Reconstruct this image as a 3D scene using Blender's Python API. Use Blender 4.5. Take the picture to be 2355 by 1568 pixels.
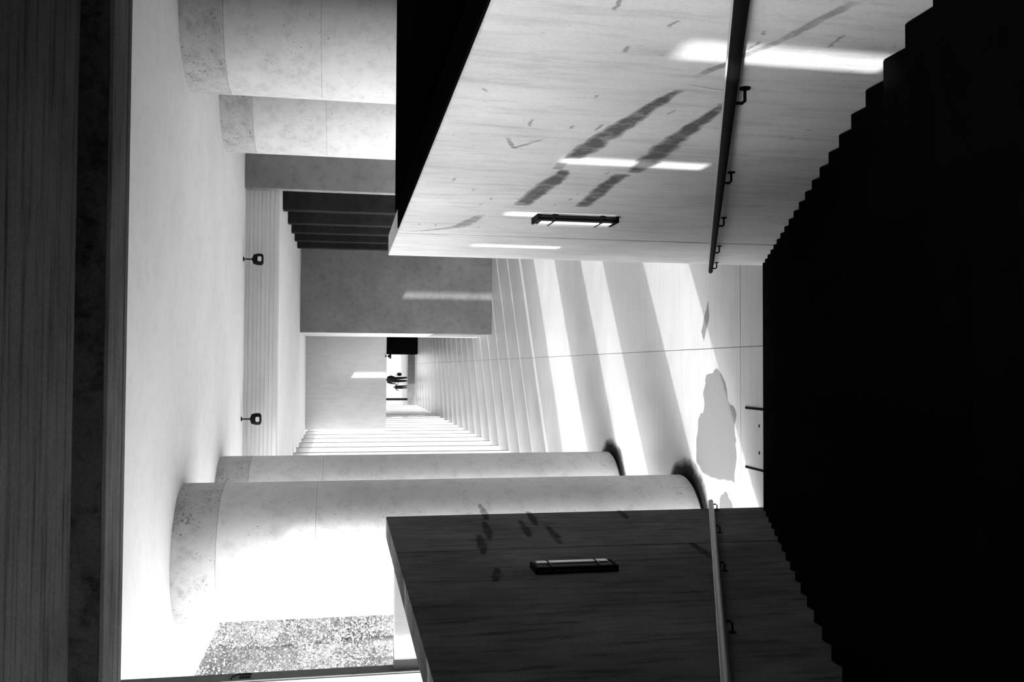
import bpy, bmesh, math, random
from mathutils import Vector, Matrix
random.seed(7)
for o in list(bpy.data.objects): bpy.data.objects.remove(o)
S = bpy.context.scene
C = S.collection

# ------------------------------------------------------------------ camera
# The photograph lies on its side: the picture's right edge is the ground side.
EYE = 5.2                       # eye height over the lower hall floor (upper floor at 3.6)
F = 2080.0                      # focal length in pixels of the 2355 px wide frame
px, py = 1177.5, 784.0
Yc = Vector((788 - px, -(845 - py), -F)).normalized()
dx = (F * F + (845 - py) * (900 - py)) / (px - 788)
Dc = Vector((dx, -(900 - py), -F)).normalized()
Dc = (Dc - Yc * Dc.dot(Yc)).normalized()
Zc = -Dc
Xc = Yc.cross(Zc)
cam = bpy.data.cameras.new('camera')
camo = bpy.data.objects.new('camera', cam); C.objects.link(camo)
cam.sensor_fit = 'HORIZONTAL'; cam.sensor_width = 36.0
cam.lens = F / 2355.0 * 36.0
cam.clip_start = 0.05; cam.clip_end = 600
R = Matrix((Xc, Yc, Zc))        # world = R @ cam
camo.matrix_world = Matrix.Translation((0, 0, EYE)) @ R.to_4x4()
S.camera = camo

# ------------------------------------------------------------------ light
SUN = Vector((1.0, 0.70, -0.588))
sun = bpy.data.lights.new('sun', 'SUN'); sun.energy = 5.2; sun.angle = math.radians(0.7)
suno = bpy.data.objects.new('sun', sun); C.objects.link(suno)
suno.rotation_euler = SUN.to_track_quat('-Z', 'Y').to_euler()
W = bpy.data.worlds.new('sky'); S.world = W; W.use_nodes = True
nt = W.node_tree; nt.nodes.clear()
sky = nt.nodes.new('ShaderNodeTexSky'); sky.sky_type = 'NISHITA'; sky.sun_disc = False
sky.sun_elevation = math.radians(25.7); sky.sun_rotation = math.atan2(-1, -0.7)
sky.dust_density = 4.0; sky.air_density = 1.0
bw = nt.nodes.new('ShaderNodeRGBToBW'); bg = nt.nodes.new('ShaderNodeBackground')
wo = nt.nodes.new('ShaderNodeOutputWorld')
nt.links.new(sky.outputs[0], bw.inputs[0]); nt.links.new(bw.outputs[0], bg.inputs[0])
nt.links.new(bg.outputs[0], wo.inputs[0]); bg.inputs[1].default_value = 0.82
S.view_settings.view_transform = 'Standard'; S.view_settings.look = 'None'
S.view_settings.gamma = 1.0; S.view_settings.use_curve_mapping = False
S.view_settings.exposure = 0.45

# ------------------------------------------------------------------ materials
def nodes(name):
    m = bpy.data.materials.new(name); m.use_nodes = True
    t = m.node_tree; b = t.nodes['Principled BSDF']
    return m, t, b
def noise(t, vec, scale, detail=6, rough=.6):
    n = t.nodes.new('ShaderNodeTexNoise'); n.inputs['Scale'].default_value = scale
    n.inputs['Detail'].default_value = detail; n.inputs['Roughness'].default_value = rough
    if vec is not None: t.links.new(vec, n.inputs['Vector'])
    return n.outputs['Fac']
def ramp(t, fac, stops):
    r = t.nodes.new('ShaderNodeValToRGB'); e = r.color_ramp.elements
    e[0].position, e[1].position = stops[0][0], stops[-1][0]
    e[0].color = (stops[0][1],)*3 + (1,); e[1].color = (stops[-1][1],)*3 + (1,)
    for p, v in stops[1:-1]:
        q = e.new(p); q.color = (v, v, v, 1)
    t.links.new(fac, r.inputs['Fac']); return r.outputs['Color']
def mul(t, a, b, fac=1.0):
    x = t.nodes.new('ShaderNodeMixRGB'); x.blend_type = 'MULTIPLY'; x.inputs[0].default_value = fac
    t.links.new(a, x.inputs[1]); t.links.new(b, x.inputs[2]); return x.outputs[0]
def concrete(name, v, var=.15, stretch=(1, 1, 1), fine=.12, holes=0.0, rough=.9, bump=.15, streak=5.0, spec=.25):
    """grey concrete: broad clouds, fine grain drawn out along one axis, optional air holes"""
    m, t, b = nodes(name)
    tc = t.nodes.new('ShaderNodeTexCoord'); mp = t.nodes.new('ShaderNodeMapping')
    mp.inputs['Scale'].default_value = stretch; t.links.new(tc.outputs['Object'], mp.inputs['Vector'])
    big = noise(t, tc.outputs['Object'], .9, 5)
    col = ramp(t, big, [(.3, v*(1-var)), (.7, v*(1+var*.6))])
    st = noise(t, mp.outputs['Vector'], streak, 8, .7)
    col = mul(t, col, ramp(t, st, [(.32, 1-fine*2.2), (.5, 1.0), (.7, 1+fine*.3)]))
    gr = noise(t, tc.outputs['Object'], 60, 4, .7)
    col = mul(t, col, ramp(t, gr, [(.3, 1-fine), (.6, 1.0)]))
    if holes:
        hn = noise(t, tc.outputs['Object'], 26, 3, .55); hm = noise(t, tc.outputs['Object'], 1.6, 3)
        a = t.nodes.new('ShaderNodeMath'); a.operation = 'MULTIPLY_ADD'
        t.links.new(hm, a.inputs[0]); a.inputs[1].default_value = .35; t.links.new(hn, a.inputs[2])
        col = mul(t, col, ramp(t, a.outputs[0], [(.90 - holes*.05, 1.0), (.98 - holes*.05, .5)]))
    t.links.new(col, b.inputs['Base Color']); b.inputs['Roughness'].default_value = rough
    b.inputs['Specular IOR Level'].default_value = spec
    bu = t.nodes.new('ShaderNodeBump'); bu.inputs['Strength'].default_value = bump; bu.inputs['Distance'].default_value = .02
    t.links.new(st, bu.inputs['Height']); t.links.new(bu.outputs[0], b.inputs['Normal'])
    return m
def plain(name, v, rough=.6, metal=0.0, spec=.4):
    m, t, b = nodes(name)
    n = noise(t, None, 14, 4)
    t.links.new(ramp(t, n, [(.3, v*.9), (.7, v*1.1)]), b.inputs['Base Color'])
    b.inputs['Roughness'].default_value = rough; b.inputs['Metallic'].default_value = metal
    b.inputs['Specular IOR Level'].default_value = spec
    return m
M = {}
M['floor'] = concrete('pale_floor_concrete', .36, .10, (.25, 3, 1), .06, streak=3, rough=.38, spec=.4)
M['ceil'] = concrete('ceiling_plaster', .80, .05, (1, 1, 1), .03, bump=.03)
M['col'] = concrete('column_concrete', .68, .12, (1, 1, 1), .08, holes=1.1)
M['collar'] = concrete('rough_collar_concrete', .56, .15, (1, 1, 1), .13, holes=2.1)
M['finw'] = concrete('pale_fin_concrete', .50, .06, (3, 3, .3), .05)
M['fink'] = concrete('shade_dark_fin_concrete', .03, .3, (1, 1, 1), .15, spec=0)  # shade on the five fins is put into the colour
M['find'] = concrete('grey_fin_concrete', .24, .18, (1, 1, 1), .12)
M['board'] = concrete('board_marked_concrete', .58, .08, (.15, 1, 12), .10, bump=.2)
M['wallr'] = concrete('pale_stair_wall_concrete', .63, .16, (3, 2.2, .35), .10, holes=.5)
M['walll'] = concrete('shade_dark_stained_concrete', .12, .4, (3, 2.2, .35), .25, bump=.3, spec=0)  # the wall's shade is darkened into the colour, over real staining
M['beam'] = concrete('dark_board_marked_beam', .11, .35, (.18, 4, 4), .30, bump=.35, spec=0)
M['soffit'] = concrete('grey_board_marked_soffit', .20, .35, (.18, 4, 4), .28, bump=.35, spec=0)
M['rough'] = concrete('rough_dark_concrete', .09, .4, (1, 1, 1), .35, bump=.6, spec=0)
M['dark'] = concrete('near_black_floor', .005, .2, (1, 1, 1), .15, spec=0)  # even near-black tone for steps and upper floors
M['blacktone'] = concrete('black_shade_and_paint', .004, .2, (1, 1, 1), .1, spec=0)  # holds the shade of the right parapet as colour
M['end'] = concrete('far_building_concrete', .62, .06, (2, 2, .3), .06)
M['ground'] = concrete('pale_gravel_ground', .55, .15, (1, 1, 1), .12)
M['terrace'] = concrete('grey_terrace_paving', .20, .15, (1, 1, 1), .1)
M['metal'] = plain('dark_steel', .006, .75, 0, .02)
M['highlight'] = plain('painted_rail_highlight', .5, .5, 0, .4)  # pale tone painting the highlight along the rail top
M['rail'] = plain('worn_grey_steel', .16, .45, .3, .4)
M['black'] = plain('black_enamel', .006, .6, 0, .08)
M['white'] = plain('white_enamel', .75, .4)
M['lens'] = plain('frosted_glass_lens', .6, .2)
M['cloth'] = plain('black_cloth', .008, .95, 0, .1)
M['skin'] = plain('shaded_skin', .10, .6, 0, .2)
M['bark'] = plain('bark', .2, .9)
def leafmat(name, v):
    m, t, b = nodes(name)
    tc = t.nodes.new('ShaderNodeTexCoord')
    n = noise(t, tc.outputs['Object'], 1.1, 4)
    t.links.new(ramp(t, n, [(.3, v*.7), (.65, v)]), b.inputs['Base Color'])
    b.inputs['Roughness'].default_value = .6
    tr = t.nodes.new('ShaderNodeBsdfTranslucent'); tr.inputs[0].default_value = (v*.8,)*3 + (1,)
    mx = t.nodes.new('ShaderNodeMixShader'); mx.inputs[0].default_value = .35
    out = t.nodes['Material Output']
    t.links.new(b.outputs[0], mx.inputs[1]); t.links.new(tr.outputs[0], mx.inputs[2]); t.links.new(mx.outputs[0], out.inputs[0])
    return m
M['leaf'] = leafmat('pale_leaves', .36)
def stain_shade_mat(name, v, strength, scale, grain=(1, 1, 1), lo=.55, hi=1.05):
    """film for stains and painted shade: fades out at its ragged rim through the 'edge' attribute"""
    m, t, b = nodes(name)
    b.inputs['Base Color'].default_value = (v, v, v, 1); b.inputs['Roughness'].default_value = .8; b.inputs['Specular IOR Level'].default_value = .05
    tc = t.nodes.new('ShaderNodeTexCoord'); mp = t.nodes.new('ShaderNodeMapping'); mp.inputs['Scale'].default_value = grain
    t.links.new(tc.outputs['Object'], mp.inputs['Vector'])
    n = noise(t, mp.outputs['Vector'], scale, 6, .65)
    at = t.nodes.new('ShaderNodeAttribute'); at.attribute_name = 'edge'
    a = t.nodes.new('ShaderNodeMath'); a.operation = 'ADD'; t.links.new(at.outputs['Fac'], a.inputs[0]); t.links.new(n, a.inputs[1])
    fac = ramp(t, a.outputs[0], [(lo, 0.0), (hi, strength)])
    tr = t.nodes.new('ShaderNodeBsdfTransparent'); mx = t.nodes.new('ShaderNodeMixShader')
    t.links.new(fac, mx.inputs[0]); t.links.new(tr.outputs[0], mx.inputs[1]); t.links.new(b.outputs[0], mx.inputs[2])
    t.links.new(mx.outputs[0], t.nodes['Material Output'].inputs[0])
    return m
M['stain'] = stain_shade_mat('damp_wall_stain', .11, .8, 9, lo=.5, hi=.98)
M['faint'] = stain_shade_mat('faint_wall_stain', .25, .5, 9)
M['darkstain'] = stain_shade_mat('dark_wall_stain', .012, .7, 9)
M['shade_dirt'] = stain_shade_mat('shade_and_dirt_on_floor', .012, .97, 3, lo=.45, hi=1.05)  # column-foot shade mixed with dirt
M['damp'] = stain_shade_mat('damp_floor_stain', .15, .95, 2.5, lo=.62, hi=.8)

# ------------------------------------------------------------------ helpers
def bm_box(bm, x0, x1, y0, y1, z0, z1):
    v = [bm.verts.new(p) for p in ((x0,y0,z0),(x1,y0,z0),(x1,y1,z0),(x0,y1,z0),(x0,y0,z1),(x1,y0,z1),(x1,y1,z1),(x0,y1,z1))]
    for f in ((3,2,1,0),(4,5,6,7),(0,1,5,4),(1,2,6,5),(2,3,7,6),(3,0,4,7)): bm.faces.new([v[i] for i in f])
    return v
def bm_tube(bm, pts, r, seg=12, cap=True):
    rings = []
    pts = [Vector(p) for p in pts]
    for i, p in enumerate(pts):
        d = (pts[min(i+1, len(pts)-1)] - pts[max(i-1, 0)]).normalized()
        a = d.cross(Vector((0,0,1)) if abs(d.z) < .9 else Vector((1,0,0))).normalized(); b = d.cross(a)
        rr = r[i] if isinstance(r, (list, tuple)) else r
        rings.append([bm.verts.new(p + a*math.cos(k*2*math.pi/seg)*rr + b*math.sin(k*2*math.pi/seg)*rr) for k in range(seg)])
    for q, w in zip(rings, rings[1:]):
        for k in range(seg): bm.faces.new((q[k], q[(k+1) % seg], w[(k+1) % seg], w[k]))
    if cap:
        bm.faces.new(rings[0][::-1]); bm.faces.new(rings[-1])
def bm_lathe(bm, prof, seg=32, cx=0, cy=0, cz=0, axis='z', cap=True):
    rings = []
    for r, h in prof:
        ring = []
        for k in range(seg):
            a = k*2*math.pi/seg
            if axis == 'z': p = (cx + r*math.cos(a), cy + r*math.sin(a), cz + h)
            elif axis == 'y': p = (cx + r*math.cos(a), cy + h, cz + r*math.sin(a))
            else: p = (cx + h, cy + r*math.cos(a), cz + r*math.sin(a))
            ring.append(bm.verts.new(p))
        rings.append(ring)
    for q, w in zip(rings, rings[1:]):
        for k in range(seg): bm.faces.new((q[k], q[(k+1) % seg], w[(k+1) % seg], w[k]))
    if cap:
        bm.faces.new(rings[0][::-1]); bm.faces.new(rings[-1])
def obj(name, bm, mat, parent=None, smooth=False):
    bmesh.ops.recalc_face_normals(bm, faces=bm.faces)
    me = bpy.data.meshes.new(name); bm.to_mesh(me); bm.free()
    me.materials.append(M[mat])
    if smooth:
        for p in me.polygons: p.use_smooth = True
        try: me.set_sharp_from_angle(angle=math.radians(40))
        except Exception: pass
    o = bpy.data.objects.new(name, me); C.objects.link(o)
    if parent: o.parent = parent
    return o
def box(name, b, mat, parent=None, bevel=0.0):
    bm = bmesh.new(); bm_box(bm, *b)
    if bevel:
        bmesh.ops.bevel(bm, geom=list(bm.edges), offset=bevel, segments=1, affect='EDGES')
    return obj(name, bm, mat, parent)
def empty(name, loc=(0,0,0)):
    o = bpy.data.objects.new(name, None); C.objects.link(o); o.location = loc; o.empty_display_size = .1
    return o
def tag(o, label, cat, group=None, kind=None):
    o['label'] = label; o['category'] = cat
    if group: o['group'] = group
    if kind: o['kind'] = kind
    return o
def struct(o, label, cat):
    return tag(o, label, cat, kind='structure')
def local(o, parent):
    """keep a part modelled in world coordinates where it is under a parent standing at parent.location"""
    o.parent = parent; o.matrix_parent_inverse = Matrix.Translation(-parent.location); return o

# measures
ZU = 3.6; ZP = 4.69            # upper floor, parapet top
ZC = 7.36; ZL = 6.65           # high and low ceiling
XR, XL = 1.31, -1.72           # stairwell wall faces
YE = 10.6                      # stairwell wall ends

# ------------------------------------------------------------------ setting
fl = struct(box('floor', (-5.6, 7.5, 9.0, 66.6, -.35, -.006), 'find'), 'pale concrete hall floor crossed by slanting bars of sunlight', 'floor')
for b in ((-5.6, .294, 11.278, 66.6), (.306, 7.5, 11.278, 66.6), (-5.6, .294, 10.2, 11.266), (.306, 7.5, 10.2, 11.266)):
    box('slab', (b[0], b[1], b[2], b[3], -.005, 0.0), 'floor', fl, .0015)
struct(box('ground', (-260, -5.6, -150, 320, -.3, -.03), 'ground'), 'bright sunlit ground outside the open colonnade', 'ground')

# stair flight of 23 risers
N = 23; RI = ZU / N; TR = .3817; Y0 = 10.3
stair = empty('stair_flight', (0, Y0, 0)); tag(stair, 'near-black stair flight descending between the two stairwell walls', 'staircase')
bm = bmesh.new(); bm_box(bm, XL+.004, XR-.004, 0, TR, 0, RI); bmesh.ops.bevel(bm, geom=list(bm.edges), offset=.006, segments=1, affect='EDGES')
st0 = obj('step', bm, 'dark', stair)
for i in range(N - 1):
    s = st0 if i == 0 else st0.copy()
    if i: C.objects.link(s); s.parent = stair
    s.location = (0, -TR*(i+1), i*RI)
bm = bmesh.new()
v = [bm.verts.new(p) for p in ((XL+.002, -.4, -.02), (XL+.002, -TR*(N-1)-.02, (N-2)*RI-.02), (XL+.002, -TR*(N-1)-.02, (N-2)*RI-.45), (XL+.002, -1.4, -.02))]
r = bmesh.ops.extrude_face_region(bm, geom=[bm.faces.new(v)])
for e in r['geom']:
    if isinstance(e, bmesh.types.BMVert): e.co.x = XR-.002
obj('waist_slab', bm, 'dark', stair)
YT = Y0 - TR*(N-1)             # edge of the upper landing

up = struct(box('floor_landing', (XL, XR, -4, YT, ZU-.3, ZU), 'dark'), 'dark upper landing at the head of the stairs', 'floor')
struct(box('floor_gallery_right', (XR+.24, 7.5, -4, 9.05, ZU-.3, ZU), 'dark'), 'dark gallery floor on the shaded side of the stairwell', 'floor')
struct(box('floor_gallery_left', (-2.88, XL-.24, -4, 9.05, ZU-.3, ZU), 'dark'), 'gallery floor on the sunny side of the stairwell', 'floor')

def stairwall(name, x0, x1, yj, mat, label):
    w = empty(name, ((x0+x1)/2, YE, 0)); struct(w, label, 'wall')
    local(box('wall_panel', (x0, x1, -4, yj-.014, 0, ZP), mat, None, .008), w)
    local(box('wall_panel', (x0, x1, yj+.014, YE, 0, ZP), mat, None, .008), w)
    local(box('joint_filler', (min(x0,x1)+.04, max(x0,x1)-.04, yj-.014, yj+.014, 0, ZP-.10), 'rough'), w)
    return w
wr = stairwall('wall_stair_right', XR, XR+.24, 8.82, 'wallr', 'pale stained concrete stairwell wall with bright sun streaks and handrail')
wl = stairwall('wall_stair_left', XL-.24, XL, 8.52, 'walll', 'shade-darkened stained concrete stairwell wall opposite the pale one')
local(box('coping', (XR+.012, XR+.24, -4, 8.6, ZP, ZP+.012), 'blacktone'), wr)

struct(box('wall_gallery_right', (XR+.24, 7.5, 8.87, 9.05, ZU, ZP+.012), 'blacktone', None, .006), 'gallery parapet with its shade painted black, running off beside the pale stairwell wall', 'parapet')  # same concrete as the pale parapet, its shade put into the colour
struct(box('wall_gallery_left', (-2.88, XL-.24, 8.75, 8.93, ZU, ZP), 'finw', None, .006), 'short pale gallery parapet between dark stairwell wall and slim fin', 'parapet')
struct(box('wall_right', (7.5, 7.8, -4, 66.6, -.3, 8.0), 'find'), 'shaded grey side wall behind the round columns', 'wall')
struct(box('wall_added_unseen_back', (-5.6, 7.8, -4.3, -4, -.3, 8.0), 'find'), 'unseen wall added behind the landing to keep light out', 'wall')  # unseen, added so no light comes in from behind

XE = -4.67; XI = -2.05; XB = -2.4
struct(box('ceiling_eave', (XE, XI, -4, 6.14, ZC, 8.0), 'ceil'), 'pale eave ceiling beside the landing, over the unseen sun-breaker fins', 'ceiling')
struct(box('ceiling_bounce_cut', (XE, 7.5, 6.14, 9.3, ZC, 8.0), 'beam'), 'unseen ceiling strip darkened to cut bounce light, hidden behind the overhead beam', 'ceiling')  # unseen strip made dark to cut bounce light on the stair walls
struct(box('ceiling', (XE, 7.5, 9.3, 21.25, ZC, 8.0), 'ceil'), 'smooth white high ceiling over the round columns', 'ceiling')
struct(box('ceiling_slot', (-1.5, 7.5, 5.46, 6.14, ZC, 8.0), 'rough'), 'black recess between the landing ceiling and the overhead beam', 'ceiling')  # stops short, leaving an unseen roof opening added for sky light
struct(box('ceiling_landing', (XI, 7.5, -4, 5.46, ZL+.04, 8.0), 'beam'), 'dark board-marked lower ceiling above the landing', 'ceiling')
nb = empty('trim_1', (0, 6.14, ZL+.04)); struct(nb, 'dark rough-cast beam crossing overhead at the stair head', 'beam')
local(box('rough_face', (XB, 7.5, 6.14, 6.40, ZL+.05, ZC), 'rough'), nb)
local(box('soffit_board', (XB, 7.5, 6.15, 6.53, ZL+.02, ZL+.05), 'soffit', None, .004), nb)
local(box('soffit_board', (XB, 7.5, 6.55, 6.64, ZL+.02, ZL+.05), 'soffit', None, .004), nb)
local(box('beam_back', (XB, 7.5, 6.40, 6.64, ZL+.05, ZC), 'beam'), nb)

fb = empty('trim_2', (0, 20.85, ZL)); struct(fb, 'pale board-marked cross beam that carries two spotlights', 'beam')
nbd = 8; hb = (ZC - ZL)/nbd
for i in range(nbd):
    off = random.uniform(-.004, .004)
    local(box('board', (XE, 7.5, 20.85+off, 21.2, ZL+i*hb+.0015, ZL+(i+1)*hb-.0015), 'board', None, .003), fb)
local(box('beam_core', (XE, 7.5, 20.865, 21.25, ZL+.002, ZC), 'board'), fb)
XLO = -3.46
struct(box('ceiling_low', (XLO, 7.5, 21.25, 64.0, ZL, ZC), 'ceil'), 'lower white ceiling beyond the cross beam', 'ceiling')

# far end
struct(box('wall_end', (-2.5, 7.5, 37.3, 64.0, 3.44, ZL), 'end', None, .01), 'pale far building block overhanging the low passage', 'wall')
core = empty('wall_core', (1.2, 31.8, 0)); struct(core, 'grey wall block projecting into the hall with one vertical sun streak', 'wall')
local(box('core_shade_face', (1.2, 7.5, 31.8, 32.0, 0, ZL), 'find', None, .01), core)  # front in a greyer copy, its shade put into the colour
local(box('core_lit_side', (1.2, 7.5, 32.0, 35.6, 0, ZL), 'finw', None, .01), core)  # sunlit side in a paler copy of the same concrete
dr = box('door_leaf', (1.185, 1.2, 31.9, 34.2, .02, 2.05), 'find'); local(dr, core)
struct(box('wall_passage', (.97, 7.5, 64.0, 66.4, 0, 3.42), 'blacktone'), 'black unlit wall closing the right of the far passage', 'wall')
struct(box('floor_terrace', (-14, 9, 66.6, 200, -.3, .5), 'terrace'), 'raised bright terrace at the far end where two people stand', 'terrace')
tag(box('gate_post', (-2.38, -2.22, 66.62, 66.8, .5, 3.4), 'black', None, .01), 'thin dark post at the left side of the far opening', 'post')

# ------------------------------------------------------------------ round columns
def column(x, y, label):
    c = empty('round_column', (x, y, 0)); tag(c, label, 'column', 'round columns of the high bay')
    r = .95
    for z0, z1, mt, rr in ((.05, 5.529, 'col', r), (5.531, 6.802, 'col', r), (6.804, ZC, 'collar', r+.003)):
        bm = bmesh.new(); bm_lathe(bm, [(rr-.004, z0), (rr, z0+.004), (rr, z1-.004), (rr-.004, z1)], 72)
        obj('collar' if mt == 'collar' else 'drum', bm, mt, c, True)
    bm = bmesh.new(); bm_lathe(bm, [(r-.05, 0), (r-.05, .06)], 48); obj('plinth', bm, 'rough', c, True)
    for z in (5.524, 6.796):
        bm = bmesh.new(); bm_lathe(bm, [(r-.02, z), (r-.02, z+.014)], 48); obj('joint_filler', bm, 'rough', c, True)
    return c
column(-2.58, 13.28, 'nearest round concrete column of the sunny row, crossed by a diagonal shadow edge')
column(-2.58, 17.2, 'second round concrete column of the sunny row, half hidden behind the nearest')
column(4.85, 13.25, 'nearest round concrete column of the shaded row, cut by the picture edge')
column(4.92, 17.20, 'second round concrete column of the shaded row, beside the first grey fin')

# ------------------------------------------------------------------ fins
ORD = ['first', 'second', 'third', 'fourth', 'fifth', 'sixth', 'seventh', 'eighth', 'ninth', 'tenth', 'eleventh', 'twelfth', 'thirteenth', 'fourteenth', 'fifteenth', 'sixteenth', 'seventeenth', 'eighteenth', 'nineteenth', 'twentieth', 'twenty-first', 'twenty-second', 'twenty-third', 'twenty-fourth']
def fin_mesh(x0, x1, xc, t, zc, zt):
    """blade from x0 (outer) to x1 (hall side); right of xc it stops under the ceiling at zc"""
    bm = bmesh.new(); h = 0.0
    prof = [(x0, 0), (x1, 0), (x1, zc), (xc, zc), (xc, zt), (x0, zt)] if x0 < xc - .01 else [(x0, 0), (x1, 0), (x1, zc), (x0, zc)]
    f = bm.faces.new([bm.verts.new((a, 0, b)) for a, b in prof])
    r = bmesh.ops.extrude_face_region(bm, geom=[f])
    for e in r['geom']:
        if isinstance(e, bmesh.types.BMVert): e.co.y = t
    bmesh.ops.bevel(bm, geom=list(bm.edges), offset=.006, segments=1, affect='EDGES')
    return bm
first = None
for k in range(24):
    y = 20.77 + 1.874*k
    if k == 0: first = f = obj('concrete_fin', fin_mesh(-4.79, -2.60, XLO, .20, ZL, 7.9), 'finw')
    else: f = first.copy(); C.objects.link(f)
    if k == 0:                 # stands in front of the cross beam
        f.data = first.data.copy()
    f.location = (0, y, 0)
    tag(f, '%s pale upright fin of the sunny row, counted from the round columns' % ORD[k], 'fin', 'pale fins of the sunny row')
# the fin under the cross beam is shaped to its soffit
f0 = bpy.data.objects['concrete_fin']
bm = fin_mesh(-4.79, -2.60, -4.80, .20, ZL, 7.9); f0.data = bpy.data.meshes.new('concrete_fin_short'); bmesh.ops.recalc_face_normals(bm, faces=bm.faces); bm.to_mesh(f0.data); bm.free(); f0.data.materials.append(M['finw'])
f0.location.y = 20.63
# shaded row
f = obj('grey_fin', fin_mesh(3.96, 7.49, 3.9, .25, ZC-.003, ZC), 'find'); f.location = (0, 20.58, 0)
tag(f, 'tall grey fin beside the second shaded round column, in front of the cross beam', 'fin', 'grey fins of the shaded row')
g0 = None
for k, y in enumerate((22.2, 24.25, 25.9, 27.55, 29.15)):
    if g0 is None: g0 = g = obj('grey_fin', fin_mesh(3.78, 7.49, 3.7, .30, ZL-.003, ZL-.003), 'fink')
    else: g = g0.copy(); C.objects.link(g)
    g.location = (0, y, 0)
    tag(g, '%s of five shade-darkened fins with light edges before the projecting wall block' % ORD[k], 'fin', 'grey fins of the shaded row')
# unseen sun-breaker fins beside the stairwell, placed to throw the wall streaks
def notched(y):
    zc = ZC-.002
    prof = [(-5.18, 0), (-2.885, 0), (-2.885, zc), (XI-.004, zc), (XI-.004, ZC-.002), (XE-.004, ZC-.002), (XE-.004, 8.6), (-5.18, 8.6)]
    prof = prof[:3] + prof[5:]
    bm = bmesh.new(); f = bm.faces.new([bm.verts.new((a, 0, b)) for a, b in prof])
    r = bmesh.ops.extrude_face_region(bm, geom=[f])
    for e in r['geom']:
        if isinstance(e, bmesh.types.BMVert): e.co.y = .22
    return bm
b0 = None
for k, y in enumerate((6.69, 4.67, 2.65, .65, -1.37, -3.4)):
    if k < 1: b0 = b = obj('unseen_sunbreaker_fin', notched(y), 'finw')
    else: b = b0.copy(); C.objects.link(b)
    b.location = (0, y, 0)
    tag(b, 'unseen pale sun-breaker fin beside the gallery, %s back from the slim fin' % ORD[k], 'fin', 'unseen sun-breaker fins beside the gallery')
lf = empty('gallery_fin', (-2.88, 8.68, 0)); tag(lf, 'slim pale fin with grey edge at the picture edge beside the trees', 'fin')
local(box('fin_panel', (-3.40, -2.884, 8.68, 8.90, 0, ZC), 'finw', None, .006), lf)
local(box('fin_panel', (-3.95, -3.412, 8.68, 8.90, 0, ZC), 'finw', None, .006), lf)
local(box('shade_edge', (-2.884, -2.87, 8.685, 8.895, 0, ZC), 'find'), lf)  # grey strip carrying the shade of the fin's end face
tg = empty('wall_tag', (-2.87, 8.79, 6.08)); tag(tg, 'small outlined dark tag on the grey edge of the slim fin', 'tag')
bm = bmesh.new()
bm_tube(bm, [(.004, .06, -.07), (.004, .06, .05), (.004, .0, .10), (.004, -.06, .10)], .006, 6)
bm_tube(bm, [(.004, .06, -.07), (.004, -.06, -.07)], .006, 6); obj('outline', bm, 'black', tg)
bm = bmesh.new(); bm_box(bm, .001, .006, -.045, .02, -.06, .03); obj('mark', bm, 'black', tg)

# ------------------------------------------------------------------ handrails
SL = RI / TR
def rail_z(y): return 3.15 + (4.63 - y)*SL
def handrail(name, xw, side, y0, y1, mat, label, ybr):
    xr_ = xw - side*.075
    t = empty(name, (xr_, y1, rail_z(y1))); tag(t, label, 'handrail', 'stairwell handrails')
    bm = bmesh.new(); bm_tube(bm, [(xr_, y0, rail_z(y0)), (xr_, y1, rail_z(y1))], .028, 16)
    local(obj('rail', bm, mat, None, True), t)
    bm = bmesh.new(); n_ = Vector((0, SL, 1)).normalized()*.0265; w_ = .010
    q = [(xr_+sx, yy+n_.y+h_*SL*.9, rail_z(yy)+n_.z+h_) for yy in (y0, y1) for h_ in (0, .006) for sx in (-w_, w_)]
    vv = [bm.verts.new(p) for p in q]
    for f_ in ((0,1,3,2),(4,5,7,6),(0,1,5,4),(2,3,7,6),(0,2,6,4),(1,3,7,5)): bm.faces.new([vv[i] for i in f_])
    local(obj('highlight_strip', bm, 'highlight', None), t)  # pale strip painted in for the highlight on the tube
    for y in ybr:
        z = rail_z(y); bm = bmesh.new()
        bm_tube(bm, [(xr_, y, z-.015), (xr_, y, z-.06), (xr_+side*.012, y, z-.075), (xw-side*.004, y, z-.075)], .008, 8)
        bm_lathe(bm, [(.026, -.004), (.026, .004)], 16, xw-side*.004, y, z-.075, 'x')
        local(obj('bracket', bm, 'metal', None, True), t)
    return t
handrail('handrail', XR, 1, .9, 10.72, 'metal', 'dark steel handrail with hooked brackets on the pale stairwell wall', (2.2, 3.9, 5.6, 7.3, 9.0, 10.4))
handrail('handrail', XL, -1, .9, 10.66, 'rail', 'grey steel handrail on the dark stairwell wall', (2.2, 3.9, 5.6, 7.3, 9.0, 10.45))

# ------------------------------------------------------------------ twin-tube wall lamps
def walllamp(xw, side, label, yp=7.49, pm='white'):
    t = empty('wall_lamp', (xw, 7.56, 2.88)); tag(t, label, 'lamp', 'upright stairwell wall lamps')
    def bx(n, a, b, y0, y1, z0, z1, mt, bv=.004):
        x = sorted((xw - side*a, xw - side*b)); return local(box(n, (x[0], x[1], y0, y1, z0, z1), mt, None, bv), t)
    bx('housing', .002, .05, 7.47, 7.68, 2.90, 3.57, 'black')
    bx('front_plate', .05, .062, yp, 7.68, 2.92, 3.55, pm)
    for y in (7.435, 7.46):
        bm = bmesh.new(); bm_lathe(bm, [(.013, 2.90), (.013, 3.57)], 12, xw - side*(.02 if y < 7.45 else .045), y, 0)
        local(obj('tube', bm, 'black', None, True), t)
    for z in (3.02, 3.44): bx('clip', .002, .064, 7.42, 7.69, z, z+.02, 'black', .002)
    for z in (2.875, 3.575): bx('end_cap', .002, .055, 7.44, 7.69, z, z+.02, 'metal', .002)
    return t
walllamp(XR, 1, 'upright dark wall lamp on the pale stairwell wall')
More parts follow.
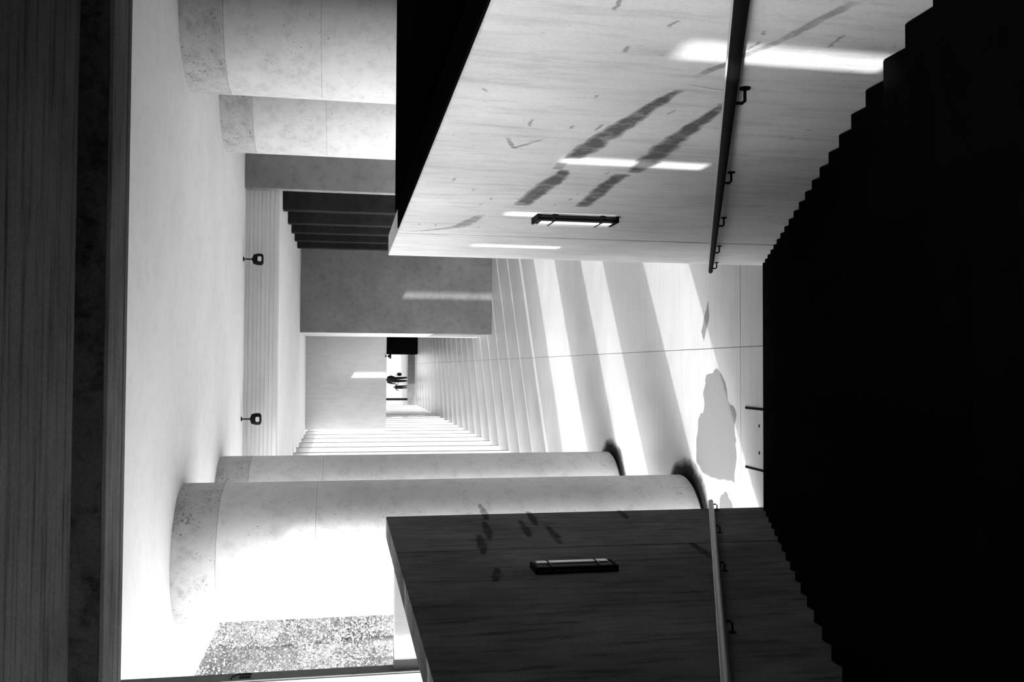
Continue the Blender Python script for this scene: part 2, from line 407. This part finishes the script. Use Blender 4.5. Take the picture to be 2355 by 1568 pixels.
walllamp(XL, -1, 'upright wall lamp with one lit edge on the dark stairwell wall', 7.60, 'lens')

# ------------------------------------------------------------------ spotlights on the cross beam
def spot(x, label):
    t = empty('spotlight', (x, 20.45, ZC)); tag(t, label, 'spotlight', 'spotlights at the cross beam')
    bm = bmesh.new(); bm_lathe(bm, [(.05, -.02), (.05, 0)], 16); obj('ceiling_rose', bm, 'black', t, True)
    bm = bmesh.new(); bm_lathe(bm, [(.014, -.20), (.014, -.015)], 10); obj('stem', bm, 'metal', t, True)
    bm = bmesh.new(); bm_tube(bm, [(-.115, 0, -.31), (-.10, 0, -.23), (0, 0, -.19), (.10, 0, -.23), (.115, 0, -.31)], .012, 8); obj('yoke', bm, 'metal', t, True)
    bm = bmesh.new(); bm_lathe(bm, [(.03, -.205), (.09, -.23), (.125, -.28), (.125, -.305)], 24); obj('dome', bm, 'black', t, True)
    bm = bmesh.new(); bm_lathe(bm, [(.125, -.305), (.13, -.34), (.125, -.40), (.09, -.425)], 24); s = obj('shade', bm, 'black', t, True)
    bm = bmesh.new(); bm_box(bm, -.055, .055, -.142, -.115, -.395, -.315); bmesh.ops.bevel(bm, geom=list(bm.edges), offset=.012, segments=2, affect='EDGES'); obj('lens', bm, 'lens', s)
    return t
spot(2.36, 'black spotlight hanging by the cross beam nearer the grey fins')
spot(-1.13, 'black spotlight hanging by the cross beam nearer the sunny columns')
lp = empty('hanging_lamp', (.47, 37.0, 3.42)); tag(lp, 'tiny dark lamp hanging under the far building edge', 'lamp')
local(box('bracket', (.44, .5, 37.12, 37.3, 3.46, 3.50), 'black'), lp)
bm = bmesh.new(); bm_lathe(bm, [(.03, -.02), (.10, -.12), (.10, -.16)], 16, 0, .16, 0); obj('shade', bm, 'black', lp, True)
bm = bmesh.new(); bm_lathe(bm, [(.01, -.03), (.01, .06)], 8, 0, .16, 0); obj('stem', bm, 'black', lp)

# ------------------------------------------------------------------ floor hatch
h = empty('floor_hatch', (-.885, 10.74, 0)); tag(h, 'pale floor hatch with two dark edge bars and two lifting holes at the stair foot', 'hatch')
box('plate', (-.37, .37, -.36, .36, 0, .006), 'floor', h, .002)
for s in (-1, 1): box('edge_bar', (s*.385-.014, s*.385+.014, -.37, .37, 0, .012), 'metal', h, .002)
for s in (-.17, .17):
    bm = bmesh.new(); bm_lathe(bm, [(.022, .004), (.022, .0075)], 16, s, -.03, 0); obj('lifting_hole', bm, 'black', h)

# ------------------------------------------------------------------ stains and painted column-foot shade (thin films on wall and floor)
def film(name, rows, faces, edge, mat, parent):
    me = bpy.data.meshes.new(name); me.from_pydata(rows, [], faces); me.materials.append(M[mat])
    a = me.attributes.new('edge', 'FLOAT', 'POINT'); a.data.foreach_set('value', edge)
    o = bpy.data.objects.new(name, me); C.objects.link(o)
    return local(o, parent) if parent.type == 'EMPTY' else (setattr(o, 'parent', parent), o)[1]
def wallband(pts, mat, x=XR-.0025, parent=wr, name='damp_stain'):
    """pts: (y, z, half width) along the stain"""
    fine = []
    for (a, b) in zip(pts, pts[1:]):
        for k in range(8): fine.append([a[i] + (b[i]-a[i])*k/8 for i in range(3)])
    fine.append(list(pts[-1]))
    V, E, Fc = [], [], []
    n = len(fine)
    for i, (y, z, w) in enumerate(fine):
        w *= random.uniform(.9, 1.1); z += random.uniform(-.006, .006)
        d = min(i, n-1-i)/2.0+.35; c = min(1, d)
        for s, e in ((-1, .05), (-.5, .40*c), (.5, .40*c), (1, .05)): V.append((x, y, z+s*w)); E.append(e)
    for i in range(n-1):
        for j in range(3): q = i*4+j; Fc.append((q, q+1, q+5, q+4))
    film(name, V, Fc, E, mat, parent)
wallband([(3.99, 3.66, .03), (4.28, 3.70, .05), (4.61, 3.73, .07), (5.05, 3.77, .085), (5.45, 3.80, .07)], 'stain')
wallband([(5.55, 3.84, .05), (5.75, 3.83, .04)], 'faint')
wallband([(5.75, 3.77, .04), (6.0, 3.76, .07), (6.4, 3.79, .09), (7.1, 3.81, .08)], 'stain')
wallband([(4.15, 3.36, .03), (4.8, 3.35, .07), (5.1, 3.33, .09), (5.5, 3.31, .08), (5.75, 3.30, .05)], 'stain')
wallband([(5.8, 3.36, .06), (6.2, 3.36, .07), (6.7, 3.33, .07), (7.05, 3.31, .07)], 'stain')
wallband([(3.9, 3.66, .02), (3.98, 3.35, .025)], 'faint'); wallband([(2.9, 3.42, .03), (3.3, 3.5, .03), (3.8, 3.66, .03)], 'faint')
wallband([(7.6, 4.05, .05), (8.3, 4.15, .09), (8.6, 4.45, .04), (8.7, 4.6, .02)], 'faint')
wallband([(5.0, 4.3, .02), (5.25, 4.22, .02), (5.0, 4.08, .02)], 'faint')
for k in range(26):
    y = random.uniform(3.0, 8.4); z = random.uniform(3.2, 4.6); L = random.uniform(.03, .16)
    wallband([(y, z, .010), (y+L, z+random.uniform(-.02, .02), .012)], 'faint')
for k in range(9):
    y = random.uniform(6.4, 10.2); z = random.uniform(1.6, 4.3); L = random.uniform(.5, 1.4)
    wallband([(y, z, .03), (y+L*.4, z-.05, .06), (y+L, z-.1, .03)], 'darkstain', XL+.0025, wl)
def floorpatch(name, pts, mat, z=.0035):
    n = len(pts); cx = sum(p[0] for p in pts)/n; cy = sum(p[1] for p in pts)/n
    V, E = [], []
    for sc, e in ((1.0, 0.0), (.93, .55), (.5, .6)):
        for p in pts: V.append((cx+(p[0]-cx)*sc, cy+(p[1]-cy)*sc, z)); E.append(e)
    V.append((cx, cy, z)); E.append(.6); Fc = []
    for r_ in range(2):
        for i in range(n): a = r_*n+i; b = r_*n+(i+1) % n; Fc.append((a, b, b+n, a+n))
    for i in range(n): Fc.append((2*n+i, 2*n+(i+1) % n, 3*n))
    film(name, V, Fc, E, mat, fl)
def sub(pts, j=.03):
    out = []
    for a, b in zip(pts, pts[1:]+pts[:1]):
        for k in range(4):
            t = k/4; out.append((a[0]+(b[0]-a[0])*t+random.uniform(-j, j)*(k > 0), a[1]+(b[1]-a[1])*t+random.uniform(-j, j)*(k > 0)))
    return out
floorpatch('damp_stain', sub([(.03, 12.02), (-.07, 12.41), (-.32, 12.52), (-.58, 12.52), (-.75, 12.74), (-1.37, 12.82), (-1.54, 12.58), (-1.55, 12.18), (-1.54, 11.45), (-1.11, 11.38), (-.82, 11.45), (-.59, 11.38), (-.42, 11.66), (-.18, 11.75)]), 'damp')
floorpatch('damp_stain', sub([(-1.68, 11.76), (-1.80, 11.95), (-2.3, 11.98), (-2.3, 11.55), (-1.87, 11.52)]), 'damp')
floorpatch('damp_stain', sub([(1.0, 12.35), (.55, 12.6), (.4, 12.5), (.75, 12.3)], .01), 'damp')

def shade_dirt_ring(cx, cy, z=.0045):  # crescent of painted shade and dirt on the column's shaded side
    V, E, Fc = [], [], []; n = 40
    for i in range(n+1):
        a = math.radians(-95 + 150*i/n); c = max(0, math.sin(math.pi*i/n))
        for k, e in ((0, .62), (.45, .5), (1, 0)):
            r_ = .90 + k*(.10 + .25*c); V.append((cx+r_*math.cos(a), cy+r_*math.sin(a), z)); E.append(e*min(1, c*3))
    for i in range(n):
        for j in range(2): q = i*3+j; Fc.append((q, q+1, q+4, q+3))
    film('shade_dirt_film', V, Fc, E, 'shade_dirt', fl)
shade_dirt_ring(-2.58, 13.28); shade_dirt_ring(-2.58, 17.2)

# ------------------------------------------------------------------ people at the far opening
def person(name, loc, joints, bones, label, rot=0, sc=1.0):
    me = bpy.data.meshes.new(name); names = list(joints)
    me.from_pydata([joints[n][:3] for n in names], [(names.index(a), names.index(b)) for a, b in bones], [])
    o = bpy.data.objects.new(name, me); C.objects.link(o); me.materials.append(M['cloth'])
    md = o.modifiers.new('skin', 'SKIN'); o.modifiers.new('sub', 'SUBSURF').levels = 1; o.modifiers['sub'].render_levels = 1
    for i, n in enumerate(names):
        r = joints[n][3]; me.skin_vertices[0].data[i].radius = r if isinstance(r, tuple) else (r, r)
    me.skin_vertices[0].data[names.index('pelvis')].use_root = True
    o.location = loc; o.rotation_euler.z = rot; o.scale = (sc,)*3
    tag(o, label, 'person'); return o
A = {'pelvis': (0,0,.93,(.21,.17)), 'waist': (0,0,1.12,(.22,.18)), 'chest': (0,.01,1.32,(.25,.18)), 'neck': (0,.01,1.49,(.07,.07)), 'head0': (0,.03,1.60,(.085,.10)), 'head1': (0,.03,1.72,(.075,.09)),
     'shl': (-.19,.01,1.42,.075), 'ell': (-.27,-.02,1.17,.055), 'wrl': (-.20,.10,.98,.04), 'hal': (-.19,.13,.90,.035),
     'shr': (.19,.01,1.42,.075), 'elr': (.27,-.02,1.15,.055), 'wrr': (.30,.06,.90,.04), 'har': (.30,.07,.82,.035),
     'hil': (-.10,0,.86,.13), 'knl': (-.12,.06,.50,.10), 'anl': (-.15,-.02,.10,.075), 'tol': (-.17,.16,.05,.055),
     'hir': (.10,0,.86,.13), 'knr': (.09,.02,.49,.10), 'anr': (.08,-.16,.10,.075), 'tor': (.09,.03,.05,.055)}
B = [('pelvis','waist'),('waist','chest'),('chest','neck'),('neck','head0'),('head0','head1'),('chest','shl'),('shl','ell'),('ell','wrl'),('wrl','hal'),
     ('chest','shr'),('shr','elr'),('elr','wrr'),('wrr','har'),('pelvis','hil'),('hil','knl'),('knl','anl'),('anl','tol'),('pelvis','hir'),('hir','knr'),('knr','anr'),('anr','tor')]
person('person', (-.88, 67.0, .5), A, B, 'adult in a bulky dark coat walking on the far terrace with a bag', math.pi)
Kd = dict(A); Kd['ell'] = (-.33,0,1.26,.05); Kd['wrl'] = (-.42,.02,1.12,.035); Kd['hal'] = (-.45,.02,1.05,.035); Kd['elr'] = (.33,0,1.26,.05); Kd['wrr'] = (.42,.02,1.12,.035); Kd['har'] = (.45,.02,1.05,.035)
person('person', (-1.42, 66.95, .5), Kd, B, 'small child in dark clothes standing beside the adult on the far terrace', math.pi, .60)
bag = empty('carried_bag', (-.49, 66.88, .93)); tag(bag, 'dark bag carried at the adult\'s side on the far terrace', 'bag')
bm = bmesh.new(); bm_box(bm, -.11, .13, -.09, .09, 0, .34); bmesh.ops.bevel(bm, geom=list(bm.edges), offset=.05, segments=2, affect='EDGES'); obj('pouch', bm, 'cloth', bag, True)
bm = bmesh.new(); bm_tube(bm, [(-.09, 0, .32), (-.06, 0, .44), (-.08, 0, .46), (-.10, 0, .44), (.08, 0, .32)], .012, 6); obj('strap', bm, 'cloth', bag)

# ------------------------------------------------------------------ trees outside
def tree(x, y, h, rad, seed, label):
    rnd = random.Random(seed)
    t = empty('bushy_tree', (x, y, -.03)); tag(t, label, 'tree', 'trees outside the colonnade')
    bm = bmesh.new(); bm_tube(bm, [(0,0,0), (.1,0,h*.3), (-.1,.1,h*.6), (0,0,h*.85)], [.28,.22,.15,.06], 10); obj('trunk', bm, 'bark', t, True)
    V, Fc = [], []
    blobs = [(rnd.uniform(-1,1)*rad*.62, rnd.uniform(-1,1)*rad*.5, rnd.uniform(.10,.9)*h, rnd.uniform(.8,1.5)) for _ in range(80)]
    for (bx_, by_, bz_, br) in blobs:
        for _ in range(560):
            d = Vector((rnd.gauss(0,1), rnd.gauss(0,1), rnd.gauss(0,1))).normalized()
            p = Vector((bx_, by_, bz_)) + d*br*rnd.uniform(.75, 1.08)
            if p.z < .2: continue
            nrm = (d + Vector((rnd.uniform(-.7,.7), rnd.uniform(-.7,.7), rnd.uniform(-.4,.9)))).normalized()
            u = nrm.orthogonal().normalized(); u.rotate(Matrix.Rotation(rnd.uniform(0, 6.28), 3, nrm)); w = nrm.cross(u)
            s = rnd.uniform(.05, .10); q = len(V)
            V += [tuple(p-u*s), tuple(p-w*s*.55+nrm*.02), tuple(p+u*s), tuple(p+w*s*.55+nrm*.02)]; Fc.append((q, q+1, q+2, q+3))
    me = bpy.data.meshes.new('foliage'); me.from_pydata(V, [], Fc); me.materials.append(M['leaf'])
    o = bpy.data.objects.new('foliage', me); C.objects.link(o); o.parent = t; o['kind'] = 'stuff'
tree(-13.4, 45.0, 13.5, 4.6, 1, 'bright bushy tree outside, between the round column and the slim fin')
tree(-18.5, 58.0, 17.0, 4.6, 2, 'bushy tree outside, standing farther off behind the near tree')
